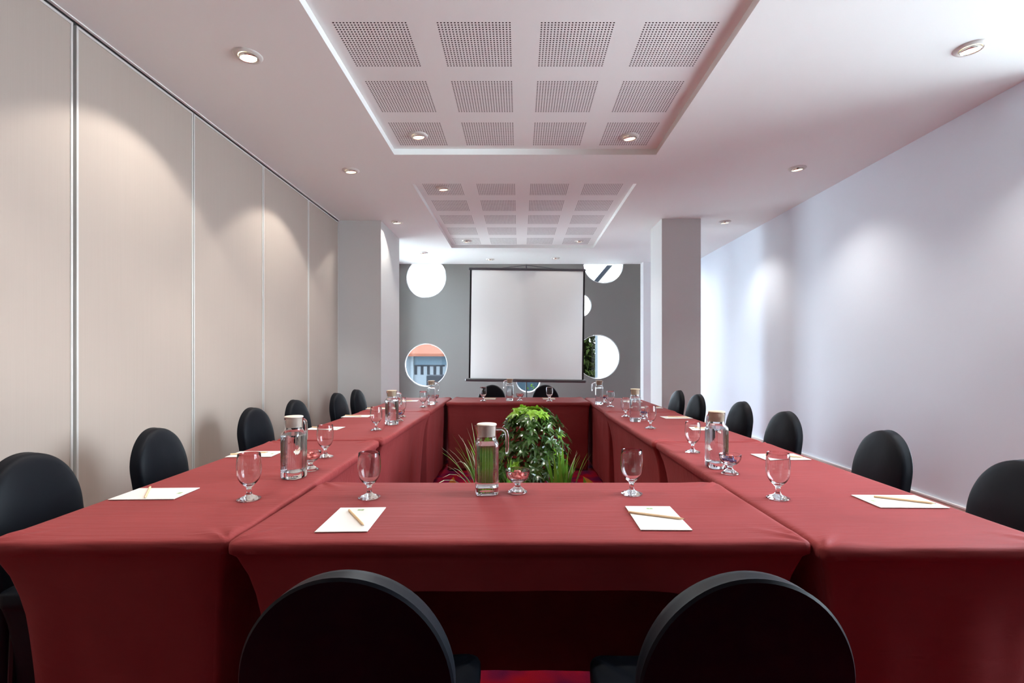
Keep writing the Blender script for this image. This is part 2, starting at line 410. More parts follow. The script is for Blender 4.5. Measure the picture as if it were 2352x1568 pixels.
b = MB(); b.box(2.255, 2.45, 8.9, YF, 0, CZ); struct(b.build('pillar_far', M['wall_white'], None, 0))

# ------------------------------------------------------------------ fitted covers (tables and chair seats)
def cover(w, l, z, lip, rc, a1, a2, bottoms, seed, nside=48, wr=0.007, nl=12, tuck=0.012):
    """cover of a w x l top centred on the origin. bottoms = functions s->z for the sides -y,+x,+y,-x"""
    ring = []
    cs = [(-w / 2 + rc, -l / 2 + rc, 180), (w / 2 - rc, -l / 2 + rc, 270), (w / 2 - rc, l / 2 - rc, 0), (-w / 2 + rc, l / 2 - rc, 90)]
    for i in range(4):
        cx, cy, a0 = cs[i]
        for k in range(5):
            a = R(a0 + 90 * k / 5.0)
            ring.append((cx + rc * math.cos(a), cy + rc * math.sin(a), math.cos(a), math.sin(a), i, 0.0))
        nx, ny, _ = cs[(i + 1) % 4]
        a = R(a0 + 90)
        for k in range(nside + 1):
            s = k / nside
            s2 = 0.5 - 0.5 * math.cos(PI * s) if True else s
            ring.append((cx + (nx - cx) * s2 + rc * math.cos(a), cy + (ny - cy) * s2 + rc * math.sin(a), math.cos(a), math.sin(a), i, s2))
    def wob(x, y, zz, f, amp):
        return noise.noise(Vector((x * f + seed * 3.1, y * f - seed, zz * f))) * amp
    rings = []
    for (o, dz) in ((-0.20, 0), (-0.14, 0), (-0.10, 0), (-0.07, 0), (-0.045, 0), (-0.028, 0), (-0.018, 0.0), (-0.009, -0.0012), (-0.003, -0.004), (0, -0.010), (0.001, -lip * 0.6), (0, -lip), (-tuck * 0.6, -lip - 0.006), (-tuck, -lip - 0.014)):
        r_ = []
        for (x, y, ax, ay, i, s) in ring:
            wv = wob(x, y, 0, 5, wr)
            cb = wr * 1.3 * math.exp(-((min(s, 1 - s) / 0.06) ** 2)) if o > -0.05 else 0
            if o < -0.008:
                x2, y2 = x * (w / 2 + o) / (w / 2), y * (l / 2 + o) / (l / 2)
            else:
                x2, y2 = x + ax * (o + (wv * 0.5 if o >= -0.001 else 0)), y + ay * (o + (wv * 0.5 if o >= -0.001 else 0))
            pk = 0.0
            if -0.17 < o < -0.002:
                ccx, ccy = math.copysign(w / 2, x2) - x2, math.copysign(l / 2, y2) - y2
                rd = math.hypot(ccx, ccy); an = math.atan2(abs(ccy), abs(ccx) + 1e-6)
                pk = 0.007 * math.exp(-((rd - 0.05) / 0.07) ** 2) * (0.5 + 0.5 * math.sin(an * 9 + seed)) * min(1, -o / 0.02)
            r_.append((x2, y2, z + dz + pk + (wv * 0.5 if dz < -0.006 else 0)))
        rings.append(r_)
    zt = z - lip - 0.014
    for k in range(1, nl + 1):
        t = k / nl; r_ = []
        for (x, y, ax, ay, i, s) in ring:
            zb = bottoms[i](s)
            zz = zt + (zb - zt) * t
            dd = z - lip - zz
            q = min(1, dd / 0.22); sm = 1 - (1 - q) ** 2
            ins = tuck + a1 * sm + a2 * max(0, dd) / z
            sx, sy = (1 if x > 0 else -1), (1 if y > 0 else -1)
            fx, fy = min(1, abs(x) / (w / 2)), min(1, abs(y) / (l / 2))
            k2 = 0.55 + 0.45 * abs(2 * s - 1) ** 3
            # along-side pull is full at the corners; the face itself hangs straighter
            alongx = ins * fx ** 2; alongy = ins * fy ** 2
            if i in (0, 2) and 0 < s < 1: alongy = ins * k2
            if i in (1, 3) and 0 < s < 1: alongx = ins * k2
            wv = wob(x, y, zz * 0.35, 7, 0.011) * min(1, dd / 0.2)
            r_.append((x - sx * alongx + ax * wv, y - sy * alongy + ay * wv, zz))
        rings.append(r_)
    b = MB(); b.loft(rings); n = len(ring)
    b.add(rings[0], [tuple(range(n))])
    return b
def flat_hem(zb=0.012, arch=0.03):
    return lambda s: zb + arch * (1 - abs(2 * s - 1) ** 4)

T = thing  # short
def banquet_table(label, cx, cy, w, l, rz, bottoms, seed, a1=0.030, a2=0.045):
    t = thing('banquet_table', label, 'table', (cx, cy, 0), rz, 'cloth-covered conference tables')
    c = cover(w, l, TZ, 0.034, 0.018, a1, a2, bottoms, seed)
    c.build('table_cover', M['cloth'], t, 60)
    b = MB(); b.box(-w / 2 + 0.03, w / 2 - 0.03, -l / 2 + 0.03, l / 2 - 0.03, TZ - 0.032, TZ - 0.004); b.build('tabletop', M['black_metal'], t, 0)
    for sx in (-1, 1):
        for sy in (-1, 1):
            b = MB(); b.tube([(sx * (w / 2 - 0.12), sy * (l / 2 - 0.14), TZ - 0.032), (sx * (w / 2 - 0.12), sy * (l / 2 - 0.14), 0.0)], 0.014)
            b.build('leg', M['black_metal'], t, 40)
    return t
FL = flat_hem()
std = [FL, FL, FL, FL]
arch = lambda s: 0.012 + 0.612 * (1 - abs(2 * s - 1) ** 8)
banquet_table('burgundy cloth-covered table across the near end, between two black chair backs', 0.0, 1.637, 1.578, 0.640, 0, [arch, FL, FL, FL], 1)
banquet_table('burgundy cloth-covered table across the far end, in front of the screen', -0.012, 5.815, 1.615, 0.73, 0, [FL, FL, arch, FL], 2, 0.006, 0.010)
banquet_table('burgundy cloth-covered table on the left row, nearest the camera', -1.142, 2.127, 0.650, 1.610, R(1.7), [FL, FL, FL, arch], 3)
banquet_table('burgundy cloth-covered table in the middle of the left row', -1.150, 3.745, 0.655, 1.565, 0, [FL, FL, FL, arch], 4)
banquet_table('burgundy cloth-covered table at the far end of the left row', -1.165, 5.335, 0.655, 1.595, R(0.8), [FL, FL, FL, arch], 5, 0.012, 0.015)
banquet_table('burgundy cloth-covered table on the right row, nearest the camera', 1.123, 2.078, 0.650, 1.605, R(-0.3), [FL, arch, FL, FL], 6)
banquet_table('burgundy cloth-covered table in the middle of the right row', 1.110, 3.688, 0.655, 1.585, R(0.4), [FL, arch, FL, FL], 7)
banquet_table('burgundy cloth-covered table at the far end of the right row', 1.130, 5.292, 0.655, 1.595, R(-0.6), [FL, arch, FL, FL], 8, 0.012, 0.015)

# ------------------------------------------------------------------ chairs
def make_chair(label, loc, rz):
    t = thing('banquet_chair', label, 'chair', loc, rz, 'black-covered banquet chairs')
    # backrest: elliptical-topped padded slab, leaning back
    a, bb, zc, z0 = 0.181, 0.206, 0.70, 0.025
    out = []
    n = 40
    for k in range(n + 1):
        th = PI * k / n
        out.append((a * math.cos(th), zc + bb * math.sin(th)))
    for k in range(1, 9):
        f = k / 8; out.append((-a + 0.016 * f ** 1.5, zc - (zc - z0) * f))
    for k in range(1, 8):
        f = k / 8; out.append(((-a + 0.016) + 2 * (a - 0.016) * f, z0))
    for k in range(0, 8):
        f = 1 - k / 8; out.append((a - 0.016 * f ** 1.5, zc - (zc - z0) * f))
    th_ = 0.054
    def lean(x, y, z):
        q = (z - 0.40)
        if q < 0: return (x, y + 0.06 * q, z)
        return (x, y - 0.14 * q - 0.02 * q * q, z)
    mid = Vector((0, 0.56))
    def ring(scale, y, inset=0.0):
        r_ = []
        for (x, z) in out:
            v = Vector((x, z)) - mid; L = v.length
            v = v * ((L - inset) / L) * scale + mid
            r_.append(lean(v.x, y + noise.noise(Vector((v.x * 9, v.y * 9, y * 20))) * 0.0022, v.y))
        return r_
    rings = [ring(0.02, -0.006), ring(0.35, -0.005), ring(0.7, -0.003), ring(0.92, 0.0), ring(1, 0.001, 0.004), ring(1, 0.006, -0.001), ring(1, 0.016, 0.001), ring(1, th_ * 0.55, 0.001), ring(1, th_ * 0.82, 0.003), ring(1, th_ * 0.95, 0.008),
             ring(1, th_ + 0.002, 0.016), ring(1, th_ + 0.007, 0.030), ring(0.75, th_ + 0.014), ring(0.5, th_ + 0.020), ring(0.25, th_ + 0.023), ring(0.02, th_ + 0.024)]
    b = MB(); b.loft(rings, True, True); b.build('backrest', M['black'], t, 40)
    arch = lambda s: 0.015 + 0.05 * (1 - abs(2 * s - 1) ** 4)
    c = cover(0.385, 0.42, 0.470, 0.05, 0.035, 0.012, 0.02, [arch] * 4, 11, nside=20, wr=0.003, nl=8, tuck=0.006)
    c.v = [(x, y + 0.245, z) for x, y, z in c.v]
    c.build('seat_cover', M['black'], t, 50)
    for sx in (-1, 1):
        for y in (0.07, 0.42):
            b = MB(); b.tube([(sx * 0.155, y, 0.40), (sx * 0.162, y + (0.008 if y > 0.2 else -0.008), 0.0)], 0.012, 8)
            b.build('leg', M['black_metal'], t, 40)
    return t
lab = 'black-covered banquet chair '
chairs = [(-0.291, 0.862, R(0.5), lab + 'in the left foreground, back to the camera'),
          (0.381, 0.858, R(0.5), lab + 'in the right foreground, back to the camera')]
ordn = ['nearest the camera', 'second from the camera', 'third from the camera', 'fourth from the camera', 'fifth from the camera', 'farthest, against the pillar face']
for k, (X, d) in enumerate([(-2.07, 2.085), (-2.08, 2.84), (-2.15, 4.0), (-2.147, 4.75), (-2.09, 5.69), (-2.07, 6.31)]):
    chairs.append((X * 0.88 + 0.02, d * 0.88, R(-90 + (0, 3, -4, -2, -3, -3)[k]), lab + 'along the left row, ' + ordn[k]))
for k, (X, d) in enumerate([(1.975, 1.936), (2.023, 2.743), (1.997, 3.716), (2.046, 4.563), (1.972, 5.486), (1.967, 6.14)]):
    chairs.append((X * 0.88 - 0.02, d * 0.88, R(90 + (-2, -3, 3, 2, 3, 2)[k]), lab + 'along the right row, ' + ordn[k]))
chairs.append((-0.365, 6.45, R(180), lab + 'behind the far table, left of the pair'))
chairs.append((0.345, 6.45, R(180), lab + 'behind the far table, right of the pair'))
proto = None
for (x, y, rz, l) in chairs:
    if proto is None: proto = make_chair(l, (x, y, 0), rz)
    else: dup(proto, l, (x, y, 0), rz)

# ------------------------------------------------------------------ glassware
def make_goblet(label, loc):
    b = MB()
    def facet(a, r, z):
        return r * (1 - 0.05 * (0.5 + 0.5 * math.cos(8 * a))) if z < 0.012 and r > 0.02 else r
    outp = [(0, 0), (0.030, 0), (0.038, 0.001), (0.039, 0.003), (0.036, 0.006), (0.024, 0.010), (0.013, 0.015), (0.0085, 0.022), (0.0075, 0.032), (0.0085, 0.040), (0.0125, 0.046), (0.020, 0.053),
            (0.028, 0.062), (0.0345, 0.074), (0.0385, 0.089), (0.0400, 0.105), (0.0395, 0.125), (0.0378, 0.145), (0.0365, 0.159), (0.0360, 0.1605),
            (0.0352, 0.159), (0.0364, 0.145), (0.0381, 0.125), (0.0386, 0.105), (0.0371, 0.089), (0.0330, 0.075), (0.0262, 0.064), (0.018, 0.057), (0.009, 0.0525), (0, 0.051)]
    b.lathe(outp, 40, fn=facet)
    return tag(b.build('water_goblet', M['glass'], None, 50, loc=loc), label, 'goblet', 'stemmed water goblets on the tables')
gob = [(848, 1143, 'clear stemmed goblet on the near table, by the left notepad'),
       (1451, 1135, 'clear stemmed goblet on the near table, by the right notepad'),
       (572, 1147, 'clear stemmed goblet on the left row, nearest the camera'),
       (747, 1050, 'clear stemmed goblet on the left row, just behind the first carafe'),
       (864, 988, 'clear stemmed goblet on the left row, in front of the second carafe'),
       (922, 957, 'clear stemmed goblet on the left row, behind the second carafe'),
       (972, 935, 'clear stemmed goblet on the left row, in front of the third carafe'),
       (1110, 921, 'clear stemmed goblet on the far table, left of the carafe'),
       (1262, 921, 'clear stemmed goblet on the far table, right of the candy cup'),
       (1787, 1145, 'clear stemmed goblet on the right row, nearest the camera'),
       (1591, 1039, 'clear stemmed goblet on the right row, just behind the first carafe'),
       (1494, 984, 'clear stemmed goblet on the right row, in front of the second carafe'),
       (1437, 957, 'clear stemmed goblet on the right row, behind the second carafe'),
       (1402, 934, 'clear stemmed goblet on the right row, in front of the third carafe')]
g0 = None
for (px, py, l) in gob:
    x, y = on_table(px, py)
    if g0 is None: g0 = make_goblet(l, (x, y, TZ + 0.001))
    else: o = dup(g0, l, (x, y, TZ + 0.001), random.uniform(0, 1))

def make_carafe(label, loc, rz):
    t = thing('water_carafe', label, 'carafe', loc, rz, 'lidded water carafes on the tables')
    def sq(rib, k=4.5):
        def f(a, r, z):
            c, s = abs(math.cos(a)), abs(math.sin(a))
            kk = k if z < 0.175 else k - (k - 2.0) * min(1, (z - 0.175) / 0.02)
            rr = r / ((c ** kk + s ** kk) ** (1 / kk))
            if z > 0.008 and z < 0.18: rr *= 1 + rib * math.cos(28 * a)
            return rr * (0.97 if z < 0.178 else 1)
        return f
    b = MB()
    outer = [(0, 0.0), (0.036, 0.0), (0.0405, 0.002), (0.043, 0.008), (0.043, 0.05), (0.043, 0.10), (0.043, 0.150), (0.043, 0.176), (0.0425, 0.184), (0.039, 0.192), (0.0355, 0.198), (0.0345, 0.205), (0.0350, 0.222), (0.0365, 0.243), (0.0368, 0.248),
             (0.0345, 0.2485)]
    inner = [(0.0335, 0.243), (0.0325, 0.222), (0.0318, 0.205), (0.033, 0.199), (0.037, 0.190), (0.0392, 0.182), (0.0395, 0.172), (0.0395, 0.1), (0.0395, 0.034), (0.037, 0.028), (0.028, 0.0255), (0, 0.025)]
    b.lathe(outer + inner, 112, fn=sq(0.007))
    # pouring spout, opposite the handle
    body = b
    for i, (x, y, z) in enumerate(body.v):
        a = math.atan2(y, x)
        if z > 0.225:
            w = max(0, math.cos(a + PI)) ** 12 * (z - 0.225) / 0.023
            body.v[i] = (x * (1 + 0.22 * w), y, z)
    body.build('glass_body', M['glass'], t, 40)
    b = MB(); wr = [(0, 0.0252), (0.0282, 0.0257), (0.0372, 0.0282), (0.03965, 0.0342), (0.03965, 0.1), (0.03965, 0.168), (0.0393, 0.1795), (0, 0.180)]
    b.lathe(wr, 112, fn=sq(0.007)); b.build('water', M['water'], t, 40)
    b = MB(); b.lathe([(0, 0.209), (0.0300, 0.209), (0.0312, 0.212), (0.0325, 0.243), (0.0335, 0.2496), (0.0360, 0.250), (0.0365, 0.2525), (0.034, 0.255), (0, 0.2555)], 40)
    b.build('stopper', M['cork'], t, 40)
    b = MB(); b.tube([(0.0348, 0, 0.234), (0.052, 0, 0.2345), (0.064, 0, 0.231), (0.0715, 0, 0.223), (0.0745, 0, 0.210), (0.0755, 0, 0.190), (0.0755, 0, 0.165), (0.0745, 0, 0.148), (0.0735, 0, 0.142)],
                     [0.006, 0.0062, 0.0065, 0.0068, 0.0066, 0.0064, 0.0062, 0.006, 0.004], 12)
    b.build('handle', M['glass'], t, 50)
    return t
car = [(1118, 1133, R(8), 'tall lidded water carafe on the near table, handle to the right'),
       (675, 1097, R(75), 'tall lidded water carafe on the left row, nearest the camera'),
       (900, 975, R(40), 'tall lidded water carafe in the middle of the left row'),
       (991, 929, R(20), 'tall lidded water carafe at the far end of the left row'),
       (1171, 920.5, R(170), 'tall lidded water carafe on the far table, below the screen'),
       (1646, 1074, R(100), 'tall lidded water carafe on the right row, nearest the camera'),
       (1459, 968, R(80), 'tall lidded water carafe in the middle of the right row'),
       (1376, 929, R(170), 'tall lidded water carafe at the far end of the right row')]
c0 = None
pale_lid = None
for (px, py, rz, l) in car:
    x, y = on_table(px, py)
    if c0 is None: c = c0 = make_carafe(l, (x, y, TZ + 0.001), rz)
    else: c = dup(c0, l, (x, y, TZ + 0.001), rz)
    if px in (1118, 675):
        for ch in c.children:
            if ch.name.startswith('stopper'):
                if pale_lid is None: pale_lid = ch.data.copy(); pale_lid.materials[0] = M['lid']
                ch.data = pale_lid if px == 675 else ch.data
                near_stop = ch if px == 1118 else near_stop
near_stop.data = pale_lid

def make_cup(label, loc):
    b = MB()
    def lobe(a, r, z):
        if z > 0.040 and r > 0.02: return r * (1 + 0.035 * abs(math.cos(5 * a)) * min(1, (0.083 - z) / 0.02))
        return r
    p = [(0, 0), (0.030, 0), (0.0355, 0.002), (0.034, 0.005), (0.024, 0.012), (0.014, 0.020), (0.0095, 0.027), (0.011, 0.033), (0.018, 0.0385), (0.029, 0.045), (0.037, 0.054), (0.042, 0.066), (0.0445, 0.078), (0.0455, 0.083), (0.0445, 0.084),
         (0.0432, 0.082), (0.0415, 0.076), (0.0388, 0.066), (0.0335, 0.056), (0.0255, 0.049), (0.015, 0.0455), (0, 0.0445)]
    b.lathe(p, 60, fn=lobe)
    return tag(b.build('dessert_cup', M['glass'], None, 25, loc=loc), label, 'dessert cup', 'footed glass candy cups on the tables')
def make_candy(m, label, group, loc, rz):
    t = thing('wrapped_candy', label, 'candy', loc, rz, group)
    b = MB(); b.lathe([(0, -0.011), (0.005, -0.010), (0.0078, -0.006), (0.0085, 0), (0.0078, 0.006), (0.005, 0.010), (0, 0.011)], 14)
    b.build('sweet', m, t, 60, rot=(0, R(90), 0))
    for s in (-1, 1):
        b = MB(); rg = []
        for (q, r) in ((0.009, 0.0015), (0.013, 0.005), (0.018, 0.0075)):
            rg.append([(s * q, r * math.cos(2 * PI * k / 10), r * math.sin(2 * PI * k / 10) * (0.5 if k % 2 else 1)) for k in range(10)])
        b.loft(rg); b.build('twist', m, t, 40)
    return t
cups = [(1189, 1131, 'footed glass candy cup on the near table, right of the carafe', 'pink', 'the candy cup on the near table'),
        (713, 1080, 'footed glass candy cup on the left row, beside the first carafe', 'pink', 'the first candy cup of the left row'),
        (916, 967, 'footed glass candy cup in the middle of the left row', 'blue', 'the middle candy cup of the left row'),
        (999, 924, 'footed glass candy cup at the far end of the left row', 'blue', 'the far candy cup of the left row'),
        (1194, 920.5, 'footed glass candy cup on the far table', 'pink', 'the candy cup on the far table'),
        (1677, 1088, 'footed glass candy cup on the right row, nearest the camera', 'blue', 'the near candy cup of the right row'),
        (1477, 964, 'footed glass candy cup in the middle of the right row', 'blue', 'the middle candy cup of the right row'),
        (1387, 925, 'footed glass candy cup at the far end of the right row', 'blue', 'the far candy cup of the right row')]
cup0 = None; cd = {}
for (px, py, l, colr, where) in cups:
    x, y = on_table(px, py)
    if cup0 is None: cup0 = make_cup(l, (x, y, TZ + 0.001))
    else: dup(cup0, l, (x, y, TZ + 0.001), 0.3)
    for k, (dx, dy, dz, a) in enumerate(((-0.012, 0.010, 0.058, 20), (0.013, 0.008, 0.058, 75), (0.0, -0.014, 0.0575, -30), (0.003, 0.003, 0.073, 130))):
        cl = colr if not (colr == 'blue' and k == 3) else 'pink'
        lbl = '%s wrapped candy in %s' % (cl, where)
        loc = (x + dx, y + dy, TZ + 0.001 + dz)
        if cl not in cd: cd[cl] = make_candy(M['candy_' + cl], lbl, 'candies in ' + where, loc, R(a))
        else: dup(cd[cl], lbl, loc, R(a), 'candies in ' + where)

# ------------------------------------------------------------------ notepads and pencils
def make_pad(label, loc, rz):
    b = MB(); b.box(-0.074, 0.074, -0.112, 0.112, 0, 0.0025, bev=0.0004)
    o = tag(b.build('notepad', M['paper'], None, 30, loc=loc, rot=(0, 0, rz)), label, 'notepad', 'white notepads on the tables')
    b = MB()
    b.box(-0.010, -0.001, 0.083, 0.091, 0.0025, 0.00272); b.box(0.0005, 0.0095, 0.083, 0.091, 0.0025, 0.00272)
    b.box(-0.010, 0.0095, 0.0785, 0.0815, 0.0025, 0.00272)
    b.build('logo', M['logo'], o, 0)
    return o
def make_pencil(label, loc, rz):
    t = thing('pencil', label, 'pencil', loc, rz, 'pencils on the notepads')
    r = 0.0037
    hexa = lambda x, q: [(x, q * math.cos(PI / 3 * k + PI / 6), q * math.sin(PI / 3 * k + PI / 6)) for k in range(6)]
    b = MB(); b.loft([hexa(-0.085, r), hexa(0.070, r), hexa(0.083, 0.0012)], True, True); b.build('barrel', M['pencil'], t, 20)
    b = MB(); b.loft([hexa(0.083, 0.0012), hexa(0.087, 0.0003)], True, True); b.build('tip', M['lead'], t, 0)
    return t
pads = []   # x, y, rz, phrase, pencil (dx, dy, angle) in world
pads.append((-0.5097, 1.498, R(2), 'on the near table, left of the carafe', 0.010, 0.0, R(-57)))
pads.append((0.4233, 1.512, R(-1), 'on the near table, right of the carafe', 0.0, 0.005, R(-24)))
lx = [(-1.321, 1.778), (-1.355, 2.51), (-1.36, 3.43), (-1.377, 4.15), (-1.375, 4.80), (-1.28, 5.62)]
rx = [(1.303, 1.683), (1.300, 2.44), (1.297, 3.41), (1.300, 4.06), (1.300, 4.88), (1.27, 5.55)]
nth = ['nearest the camera', 'second from the camera', 'third from the camera', 'fourth from the camera', 'fifth from the camera', 'farthest from the camera']
for k, (x, y) in enumerate(lx): pads.append((x, y, R(-90 + (2, 3, -3, 2, 0, 4)[k]), 'on the left row, ' + nth[k], -0.03, 0.0, R((-58, 20, -25, -20, 10, 25)[k])))
for k, (x, y) in enumerate(rx): pads.append((x, y, R(90 + (-1, 2, -2, 3, 0, -3)[k]), 'on the right row, ' + nth[k], 0.02, 0.0, R((-30, -22, -20, -15, 12, 20)[k])))
pads.append((-0.362, 5.95, R(180), 'on the far table, left of the carafe', 0, 0, R(10)))
pads.append((0.357, 5.95, R(180), 'on the far table, right of the carafe', 0, 0, R(-10)))
pd0 = pc0 = None
pale_lid = None
for (x, y, rz, ph, dx, dy, pa) in pads:
    l = 'white notepad with small green logo ' + ph; l2 = 'natural wood pencil lying on the notepad ' + ph
    loc = (x, y, TZ + 0.0015); loc2 = (x + dx, y + dy, TZ + 0.0015 + 0.0028 + 0.0034)
    if pd0 is None: pd0 = make_pad(l, loc, rz); pc0 = make_pencil(l2, loc2, pa)
    else: dup(pd0, l, loc, rz); dup(pc0, l2, loc2, pa)

# ------------------------------------------------------------------ downlights
def make_downlight(label, loc, key, tilt):
    t = thing('downlight', label, 'downlight', loc, 0, 'recessed ceiling downlights')
    b = MB(); b.lathe([(0.052, -0.001), (0.052, -0.010), (0.058, -0.0135), (0.070, -0.011), (0.077, -0.004), (0.078, -0.0005), (0.052, -0.0005)], 40)
    b.build('trim_ring', M['ring'], t, 40)
    b = MB(); b.lathe([(0.046, -0.020), (0.050, -0.016), (0.051, -0.004), (0.048, -0.003), (0.044, -0.009), (0.043, -0.018), (0.046, -0.020)], 36)
    b.build('gimbal', M['chrome'], t, 40, rot=tilt)
    b = MB(); b.lathe([(0.0425, -0.012), (0.0425, -0.0165), (0.030, -0.0150), (0.016, -0.0135), (0.008, -0.018), (0, -0.019)], 32)
    b.build('bulb', M[key], t, 40, rot=tilt)
    return t
S = 0.88
dl = [(-1.784, 3.218, CZ, 'bulb_hot', 'brightly lit downlight in the left ceiling strip, nearest the camera', 1.0),
      (2.894, 3.14, CZ, 'bulb_hot', 'brightly lit downlight in the right ceiling strip, nearest the camera', 1.0),
      (-1.787, 5.19, CZ, 'bulb', 'lit downlight in the left ceiling strip, second from the camera', 1.0),
      (2.912, 5.13, CZ, 'bulb', 'lit downlight in the right ceiling strip, second from the camera', 1.0),
      (-1.787, 7.147, CZ, 'bulb', 'lit downlight in the left ceiling strip beside the left pillar', 1.0),
      (3.00, 7.147, CZ, 'bulb', 'lit downlight in the right ceiling strip beside the right pillar', 1.0),
      (-1.817, 9.24, CZ, 'bulb_dim', 'dim downlight in the left ceiling strip, farthest from the camera', 0.5),
      (-0.587, 9.855, CZ, 'bulb_dim', 'dim downlight over the screen, left of its pole', 0.25),
      (0.718, 9.73, CZ, 'bulb_dim', 'dim downlight over the screen, right of its pole', 0.25),
      (-0.929, 4.50, BZ, 'bulb', 'lit downlight in the near coffer, left corner', 1.0),
      (1.02, 4.53, BZ, 'bulb', 'lit downlight in the near coffer, right corner', 1.0),
      (-0.918, 5.90, BZ, 'bulb', 'lit downlight in the far coffer, near left corner', 1.0),
      (-0.92, 8.55, BZ, 'bulb_dim', 'dim downlight in the far coffer, far left corner', 0.5),
      (1.05, 8.55, BZ, 'bulb_dim', 'dim downlight in the far coffer, far right corner', 0.5),
      # out of the frame, above and behind the camera
      (-1.784, 1.25, CZ, 'bulb_hot', 'downlight of the left strip above the camera', 1.0),
      (2.894, 1.15, CZ, 'bulb_hot', 'downlight of the right strip above the camera', 1.0),
      (-0.929, 2.05, BZ, 'bulb', 'downlight in the near coffer, left, above the camera', 1.0),
      (1.02, 2.05, BZ, 'bulb', 'downlight in the near coffer, right, above the camera', 1.0)]
SPOT = 38.0
proto_d = {}
for k, (X, d, z, key, l, e) in enumerate(dl):
    x, y = X * S, d * S
    tl = (R(6), R(-5 if X < 0 else 5), 0)
    if key not in proto_d: proto_d[key] = make_downlight(l, (x, y, z), key, tl)
    else: dup(proto_d[key], l, (x, y, z))
    L = bpy.data.lights.new('downlight_beam', 'SPOT'); L.energy = SPOT * e * (0.8 if X > 2 else (0.66 if d < 6 else 0.35) if X < -1.5 else 0.82); L.shadow_soft_size = 0.035
    side = -1 if X < -1.5 else (1 if X > 2 else 0)          # wall side lamps are swivelled on their gimbals
    L.spot_size = R({-1: 96, 1: 112, 0: 98}[side]); L.spot_blend = {-1: 0.30, 1: 0.9, 0: 0.35}[side]
    L.color = (1.0, 0.955, 0.88)
    lo = bpy.data.objects.new('downlight_beam', L); COL.objects.link(lo); lo.location = (x, y, z - 0.03); lo.rotation_euler = (0, R({-1: 19, 1: 0, 0: 0}[side]), 0) if side or y < 2.5 else (R(-25), 0, 0)

# ------------------------------------------------------------------ projection screen on its tripod
sd = 7.95
def sx_(px): return (px - VX) / F * sd
def sz_(py): return H - (py - VY) / F * sd
t = thing('projection_screen', 'white tripod projection screen standing before the far wall', 'projection screen', (sx_(1209), sd, 0))
ox = sx_(1209); rollm = R(0.75)
def srot(o):
    o.rotation_euler = (0, rollm, 0); o.location = (0, 0, sz_(748))
zc0 = sz_(748)
x0, x1, z0, z1 = sx_(1078) - ox, sx_(1342) - ox, sz_(874) - zc0, sz_(620) - zc0
b = MB(); bw = 0.028
for (a, c, e, f) in ((x0, x1, z0, z1),):
    b.box(a + bw, c - bw, -0.003, 0.003, e, f)
o = b.build('screen_fabric', M['screen'], t, 0); srot(o)
fab = o
for (a, c) in ((x0, x0 + bw), (x1 - bw, x1)):
    b = MB(); b.box(a, c, -0.003, 0.003, z0, z1); o = b.build('border', M['black_metal'], fab, 0); o['label'] = 'black side border'
b = MB(); b.box(x0 - 0.02, x1 + 0.012, -0.02, 0.02, z1 - 0.01, z1 + 0.028, bev=0.006); o = b.build('top_bar', M['grey_metal'], t, 0); srot(o)
b = MB(); b.box(x0 - 0.055, x1 + 0.04, -0.035, 0.035, z0 - 0.022, z0 + 0.028, bev=0.012); o = b.build('roller_case', M['grey_metal'], t, 0); srot(o)
b = MB(); b.tube([(0, 0.035, 0.35), (0, 0.035, sz_(607))], 0.012, 12); b.build('pole', M['grey_metal'], t, 40)
for s, xx in ((-1, -0.52), (1, 0.50)):
    b = MB(); b.tube([(0, 0.03, sz_(608)), (xx, 0.0, sz_(617.5))], 0.006, 6); b.build('hanger_wire', M['grey_metal'], t, 40)
for k in range(3):
    a = R(90 + 120 * k)
    b = MB(); b.tube([(0.01 * math.cos(a), 0.035 + 0.01 * math.sin(a), 0.62), (0.22 * math.cos(a), 0.035 + 0.22 * math.sin(a), 0.25), (0.42 * math.cos(a), 0.035 + 0.42 * math.sin(a), 0.0)], 0.010, 8)
    b.build('leg', M['grey_metal'], t, 40)

# ------------------------------------------------------------------ plants inside the ring of tables
def leaf(mb, base, dirv, up, L, W, droop=0.3, fold=0.25, mi=0, n=4):
    dirv = dirv.normalized(); side = dirv.cross(up)
    if side.length < 1e-4: side = Vector((1, 0, 0))
    side.normalize(); nrm = side.cross(dirv).normalized()
    rows = []
    for k in range(n + 1):
        t_ = k / n
        c = base + dirv * (L * t_) - Vector((0, 0, 1)) * (droop * L * t_ * t_)
        w = W * math.sin(PI * min(1, 0.06 + 0.94 * t_) ** 0.8) * 0.5 if k < n else 0.0004
        rows.append((c + side * w + nrm * (fold * w), c, c - side * w + nrm * (fold * w)))
    v = [p for r_ in rows for p in r_]; f = []
    for k in range(n):
        f += [(3 * k, 3 * k + 1, 3 * k + 4, 3 * k + 3), (3 * k + 1, 3 * k + 2, 3 * k + 5, 3 * k + 4)]
    mb.add(v, f, mi)
def cluster(mb, p, axis, rng, n, L, W, mi=0):
    axis = axis.normalized()
    u = axis.orthogonal().normalized(); w = axis.cross(u)
    a0 = rng.uniform(0, 6.28)
    for k in range(n):
        a = a0 + 2 * PI * k / n + rng.uniform(-0.2, 0.2)
        d = (u * math.cos(a) + w * math.sin(a)) + axis * rng.uniform(0.15, 0.6)
        leaf(mb, p, d, axis, L * rng.uniform(0.75, 1.15), W * rng.uniform(0.8, 1.1), rng.uniform(0.15, 0.5), 0.25, mi)
def pot(t, r, h, parent=None):
    b = MB(); b.lathe([(0, 0), (r * 0.75, 0), (r * 0.8, 0.01), (r, h), (r * 0.93, h), (r * 0.9, h - 0.03), (0, h - 0.03)], 28); b.build('pot', M['pot'], t, 40)
    b = MB(); b.lathe([(0, h - 0.024), (r * 0.89, h - 0.027)], 20); b.build('soil', M['soil'], t, 0)
